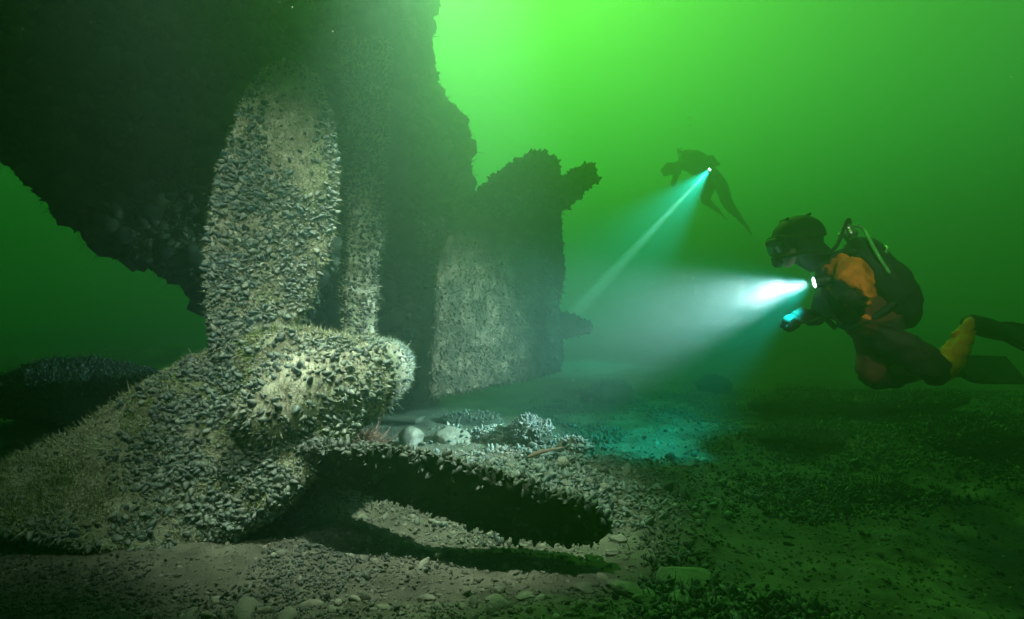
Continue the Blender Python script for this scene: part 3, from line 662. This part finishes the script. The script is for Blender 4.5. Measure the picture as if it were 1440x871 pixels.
def diver(J, rad, label, face, colors, tank_up, helmet=True, detail=True):
    edges = [('hip', 'belly'), ('belly', 'chest'), ('chest', 'neck'), ('neck', 'head'),
             ('chest', 'sh_n'), ('sh_n', 'el_n'), ('el_n', 'wr_n'), ('chest', 'sh_f'), ('sh_f', 'el_f'), ('el_f', 'wr_f'),
             ('hip', 'th_n'), ('th_n', 'kn_n'), ('kn_n', 'ca_n'), ('ca_n', 'an_n'), ('an_n', 'to_n'), ('hip', 'th_f'), ('th_f', 'kn_f'), ('kn_f', 'ca_f'), ('ca_f', 'an_f'), ('an_f', 'to_f')]
    nodes = {k: (np.asarray(J[k]), rad[k]) for k in J}
    body = skin_body('person', nodes, edges, [M_suit, M_maroon, M_orange, M_yellow], colors)
    tag(body, label, 'diver')
    hd, nk = nodes['head'][0], nodes['neck'][0]
    f = np.asarray(face, float); B = basis(f, (hd - nk) + np.array([0, 0, 0.15])); r, u, f = B[:, 0], B[:, 1], B[:, 2]
    # hood: dome over the skull with a thick rolled rim
    parts = [ball(hd + u * .015 - f * .01, (.118, .128, .135), 3, B), tube_mesh([hd - f * .02 - u * .03, nk - f * .01 - u * .02], [.098, .085], 12, 20)]
    V, F = join(parts); hood = mesh_np('hood', V, F, M_black, body)
    # face in the opening of the hood
    Vf, Ff = ico(3); Vf = Vf * [.082, .105, .05]
    Vf[:, 2] += 0.035 * np.exp(-((Vf[:, 0] / .02) ** 2 + ((Vf[:, 1] + .01) / .03) ** 2)) + 0.012 * np.exp(-((Vf[:, 0] / .035) ** 2 + ((Vf[:, 1] + .055) / .015) ** 2)) - 0.012 * np.exp(-(((np.abs(Vf[:, 0]) - .033) / .02) ** 2 + ((Vf[:, 1] - .02) / .015) ** 2))
    mesh_np('face', Vf @ B.T + hd + f * .088 - u * .02, Ff, M_skin, body)
    # mask: skirt, frame, lens, strap
    mk = hd + f * .125 + u * .012
    t = np.linspace(0, 2 * np.pi, 48, endpoint=False); cx = np.sign(np.cos(t)) * np.abs(np.cos(t)) ** .6 * .092; cyy = np.sign(np.sin(t)) * np.abs(np.sin(t)) ** .7 * .055
    ring = lambda sc, dz: mk + r * (cx * sc)[:, None] + u * (cyy * sc)[:, None] + f * (dz - 1.8 * (cx * sc) ** 2)[:, None]
    V, F = rings(np.array([ring(.96, -.05), ring(1.02, 0), ring(1.06, .022), ring(.98, .03), ring(.9, .026)])); mask = mesh_np('mask', V, orient(V, F), M_black, body)
    V, F = rings(np.array([ring(.88, .026), ring(.88, .031)])); mesh_np('lens', V, orient(V, F), M_glass, mask)
    a = np.linspace(-.1, np.pi + .1, 24); sp = hd[None] + r * (np.cos(a) * .128)[:, None] - f * (np.sin(a) * .148)[:, None] + u * .02
    V, F = tube_mesh(sp, [.012, .014, .012], 40, 8); mesh_np('strap', V, F, M_black, mask)
    # regulator and its hose
    rg = hd + f * .15 - u * .065
    V, F = join([ball(rg, (.036, .034, .03), 2, B), ball(rg - f * .03, (.02, .016, .03), 2, B), tube_mesh([rg - u * .02 - r * .04, rg - u * .035, rg - u * .02 + r * .04], [.012, .016, .012], 10, 8)])
    reg = mesh_np('regulator', V, F, M_black, body)
    if helmet:      # domed helmet with a brim at the brow and a lamp bracket
        V, F = ico(4); V = V * [.132, .125, .150]; V[:, 1] = np.maximum(V[:, 1], -.01)
        V = V @ B.T + hd + u * .035 - f * .012
        brim = []
        tt = np.linspace(-1.25, 1.25, 30)
        p = np.array([hd + r * math.sin(q) * .130 + f * (math.cos(q) * .165 - .01) + u * .035 for q in tt]); brim = tube_mesh(p, [.012, .022, .024, .022, .012], 40, 8)
        V, F = join([(V, F), brim]); he = mesh_np('helmet', V, F, M_black, body)
        for q in (0, 1): mesh_np('helmet_rail', *tube_mesh([hd + u * .15 + f * (.05 - .14 * q) + r * .04, hd + u * .145 + f * (.05 - .14 * q) - r * .04], [.008, .008], 8, 6), M_black, he)
    # cylinder on the back
    tu = np.asarray(tank_up, float); tu /= np.linalg.norm(tu)
    a0, a1 = nodes['chest'][0], nodes['hip'][0]; ax = (a1 - a0) / np.linalg.norm(a1 - a0); tu = tu - (tu @ ax) * ax; tu /= np.linalg.norm(tu); sd_ = np.cross(ax, tu)
    off = a0 + tu * .17 - ax * .15
    tr = .118
    path = [off - ax * .03, off, off + ax * .05, off + ax * .22, off + ax * .38, off + ax * .45, off + ax * .47]
    V, F = tube_mesh(path, [.03, .06, .088, tr, tr, tr, tr, .085, .03], 60, 32); tk = mesh_np('tank', V, F, M_tank, body)
    v0 = off - ax * .03
    V, F = join([tube_mesh([v0, v0 - ax * .07], [.02, .018], 8, 12), tube_mesh([v0 - ax * .045 - sd_ * .06, v0 - ax * .045 + sd_ * .05], [.013, .013], 8, 10), tube_mesh([v0 - ax * .045 + sd_ * .05, v0 - ax * .045 + sd_ * .085], [.024, .022], 6, 10),
                 ball(v0 - ax * .06 + tu * .035, (.03, .03, .03), 2), tube_mesh([v0 - ax * .05, v0 - ax * .05 + tu * .055 + ax * .04], [.016, .02], 6, 10)]); mesh_np('tank_valve', V, F, M_metal, tk)
    for q in (.12, .32): mesh_np('tank_band', *tube_mesh([off + ax * q + (tu * math.cos(b) + sd_ * math.sin(b)) * (tr + .004) for b in np.linspace(0, 6.28, 25)], [.010], 50, 6), M_metal, tk)
    # wing behind the shoulders
    ce = a0 + tu * .13 + ax * .13
    V, F = ico(4); V = V * [.22, .14, .30]; V = V + (V / (np.linalg.norm(V, axis=1)[:, None])) * (.03 * fbm(V, 9, 3, 8))[:, None]
    V = V @ np.stack([sd_, tu, ax], 1).T + ce; mesh_np('buoyancy_wing', V, F, M_black, body)
    # harness straps over both shoulders and round the waist
    hp = []
    for k, s in (('sh_n', 1), ('sh_f', -1)):
        q = nodes[k][0]; mid = (q + a0) / 2; out = .155
        hp.append(tube_mesh([mid + tu * .17 + ax * .12, mid + tu * .16 - ax * .03, mid - ax * .13 + tu * .02, mid - tu * .17 + ax * .02, mid - tu * .18 + ax * .2], [.016], 40, 8))
    wc = nodes['belly'][0]; hp.append(tube_mesh([wc + (tu * math.cos(b) + sd_ * math.sin(b)) * .175 for b in np.linspace(0, 6.28, 30)], [.02], 50, 8))
    V, F = join(hp); mesh_np('harness', V, F, M_black, body)
    pc = wc - tu * .16 - ax * .16
    V, F = ball(pc, (.11, .07, .10), 3, np.stack([sd_, tu, ax], 1)); V = V + .02 * fbm(V, 12, 3, 3)[:, None]; mesh_np('chest_pouch', V, F, M_black, body)
    # hoses from the valve over the shoulder
    vv = v0 - ax * .06 + tu * .05
    mid = nodes['sh_n'][0] + tu * .16
    V, F = tube_mesh([vv, vv - ax * .04 + tu * .01, nk + r * .13 + u * .02, rg + r * .13 - f * .05, rg + r * .04], [.011], 60, 8); mesh_np('hose', V, F, M_black, body)
    V, F = tube_mesh([vv, vv + tu * .05 + ax * .05, mid + ax * .05 + tu * .03, mid + ax * .28, wc + (mid - a0) * .9 + ax * .12], [.010], 60, 8); mesh_np('hose', V, F, M_strap if detail else M_black, body)
    for k, tip in (('n', 'fin_n'), ('f', 'fin_f')):
        fin(nodes['an_' + k][0] + (nodes['to_' + k][0] - nodes['an_' + k][0]) * .2, J_FIN[tip], (0.2, -1.0, .75), body)
    return body, B, (ax, tu, sd_)

def torch(loc, d, label, s=1.0):
    d = np.asarray(d) / np.linalg.norm(d); B = basis(d, (0, 0, 1)); t = bpy.data.objects.new('dive_torch', None); COL.objects.link(t)
    t.location = tuple(loc); tag(t, label, 'torch')
    o = tube_mesh([-d * .005 * s, -d * .02 * s, -d * .06 * s, -d * .075 * s, -d * .19 * s, -d * .2 * s], [.034 * s, .034 * s, .034 * s, .024 * s, .022 * s, .022 * s, .018 * s], 50, 24); mesh_np('body', *o, M_tank, t)
    ln = ball(np.zeros(3), (.029 * s, .029 * s, .008 * s), 3, B); mesh_np('lens', *ln, M_lens, t)
    V, F = join([tube_mesh([-d * q * s + B[:, 0] * 0 for q in (.025 + k * .012, .031 + k * .012)], [.037 * s], 4, 24) for k in range(3)]); mesh_np('cooling_ring', V, F, M_tank, t)
    return t

# near diver, swimming left, torch held out in front
D = 3.3
J1 = dict(hip=P(1243, 462, D), belly=P(1222, 432, D), chest=P(1190, 398, D), neck=P(1150, 362, D), head=P(1122, 342, D),
          sh_n=P(1186, 378, D - .19), el_n=P(1222, 425, D - .30), wr_n=P(1184, 411, D - .22),
          sh_f=P(1168, 398, D + .19), el_f=P(1150, 448, D + .26), wr_f=P(1122, 444, D + .10),
          th_n=P(1262, 480, D - .09), kn_n=P(1324, 528, D - .13), ca_n=P(1343, 497, D - .10), an_n=P(1364, 456, D - .06), to_n=P(1392, 455, D - .05),
          th_f=P(1238, 484, D + .10), kn_f=P(1218, 530, D + .10), ca_f=P(1262, 528, D + .22), an_f=P(1318, 520, D + .42), to_f=P(1345, 512, D + .48))
rad = dict(hip=(.17, .185), belly=(.18, .20), chest=(.195, .215), neck=.075, head=.09, sh_n=.11, el_n=.085, wr_n=.045, sh_f=.09, el_f=.062, wr_f=.045,
           th_n=.14, kn_n=.10, ca_n=.08, an_n=.055, to_n=.05, th_f=.14, kn_f=.105, ca_f=.075, an_f=.055, to_f=.05)
J_FIN = dict(fin_n=P(1500, 492, D + .05), fin_f=P(1430, 520, D + .9))
c1 = {('sh_n', 'el_n'): 2, ('chest', 'sh_n'): 2, ('kn_n', 'ca_n'): 3, ('ca_n', 'an_n'): 3, ('hip', 'belly'): 1, ('hip', 'th_f'): 1, ('th_f', 'kn_f'): 1, ('belly', 'chest'): 1}
d1, Bh, fr = diver(J1, rad, 'diver in orange and dark red drysuit with helmet and tank, nearest the camera', (-1, -.12, -.22), c1, (0.62, -0.05, 0.75))
tt = T1 - T1_DIR * .10
glove(J1['wr_n'], tt, 1, np.array([T1_DIR[2], 0.2, -T1_DIR[0]]), d1)
glove(J1['wr_f'], P(1104, 452, D + .05), 1, np.array([0, 1, .3]), d1)
torch(T1, T1_DIR, 'bright white torch held by the near diver in orange', 1.0)
# pressure gauge dangling under the near diver
V, F = tube_mesh([P(1170, 440, D + .1), P(1140, 452, D + .05), P(1118, 452, D)], [.008], 30, 8)
V2g, F2g = tube_mesh([P(1120, 449, D), P(1112, 463, D)], [.02, .026, .02], 8, 12)
V, F = join([(V, F), (V2g, F2g)]); mesh_np('gauge_hose', V, F, M_black, d1)
# straps hanging below the belly
for k, (u, v) in enumerate(()):
    V, F = tube_mesh([P(u, v - 12, D), P(u - 2, v, D), P(u + 1, v + 8, D)], [.006, .005, .008], 12, 6); mesh_np('dangling_strap', V, F, M_black, d1)

# far diver, fainter, level above the rudder
E = 11.8
rad = {k: (tuple(q * 1.2 for q in v) if isinstance(v, tuple) else v * 1.2) for k, v in rad.items()}
J2 = dict(hip=P(1008, 240, E), belly=P(990, 233, E), chest=P(968, 229, E - .05), neck=P(950, 233, E - .15), head=P(941, 238, E - .22),
          sh_n=P(972, 234, E - .24), el_n=P(1000, 222, E - .34), wr_n=P(1008, 231, E - .36),
          sh_f=P(958, 226, E + .18), el_f=P(950, 248, E + .20), wr_f=P(946, 262, E + .05),
          th_n=P(1012, 252, E - .1), kn_n=P(1022, 284, E - .15), ca_n=P(1031, 296, E + .0), an_n=P(1040, 306, E + .12), to_n=P(1044, 311, E + .2),
          th_f=P(1004, 252, E + .1), kn_f=P(990, 280, E + .05), ca_f=P(998, 287, E + .15), an_f=P(1006, 292, E + .3), to_f=P(1010, 296, E + .4))
J_FIN = dict(fin_n=P(1056, 326, E + .45), fin_f=P(1018, 304, E + .8))
d2, _, _ = diver(J2, rad, 'faint dark diver high in the green water beyond, with a thin beam', (-1, -.5, -.35), {}, (-0.15, 0.15, 1.0), helmet=False, detail=False)
glove(J2['wr_n'], T2 - T2_DIR * .08, 1, np.array([.7, 0, .7]), d2)
torch(T2, T2_DIR, 'torch throwing a thin pale beam, held by the far diver', 1.1)

# bubbles over the far diver
bl = []
for k in range(7):
    q = rng.random(); u = 968 + rng.normal() * 9 + 8 * math.sin(q * 7); v = 205 - q * 75
    r_ = rng.uniform(.012, .05); bl.append(ball(P(u, v, E + rng.normal() * .1), (r_, r_, r_ * .6), 1))
V, F = join(bl); tag(mesh_np('bubbles', V, F, plain('bubble', (0.5, 0.6, 0.5), 0.1, 1.0, bump=0)), 'column of breath bubbles rising above the far diver', 'bubbles', kind='stuff')

# silt specks drifting in the water
def silt():
    base = (np.array([[1, 1, 1], [1, -1, -1], [-1, 1, -1], [-1, -1, 1]]) * 0.6, np.array([[0, 1, 2], [0, 3, 1], [0, 2, 3], [1, 3, 2]]))
    n = 9000
    a = T1 + T1_DIR * (rng.random(n) ** 0.6 * 1.7 + 0.08)[:, None]; rr = np.linalg.norm(a - T1, axis=1) * math.tan(R(22))
    a = a + rng.normal(size=(n, 3)) * (rr * .55)[:, None]
    n2 = 8000; y = rng.uniform(1.6, 6.5, n2); b = np.stack([rng.uniform(-.9, .9, n2) * y, y, rng.uniform(0.05, 2.2, n2)], 1)
    p = np.vstack([a, b]); k = len(p); s = rng.lognormal(0, .4, k) * np.concatenate([np.full(n, .0006), np.full(n2, .0008)])
    v, f, t = copies(base, p, frames(rng.normal(size=(k, 3)), 0, 1), s)
    tag(mesh_np('drifting_silt', v, f, M_white_shell, smooth=False), 'specks of pale silt drifting in the water and the torch beam', 'silt', kind='stuff')
silt()
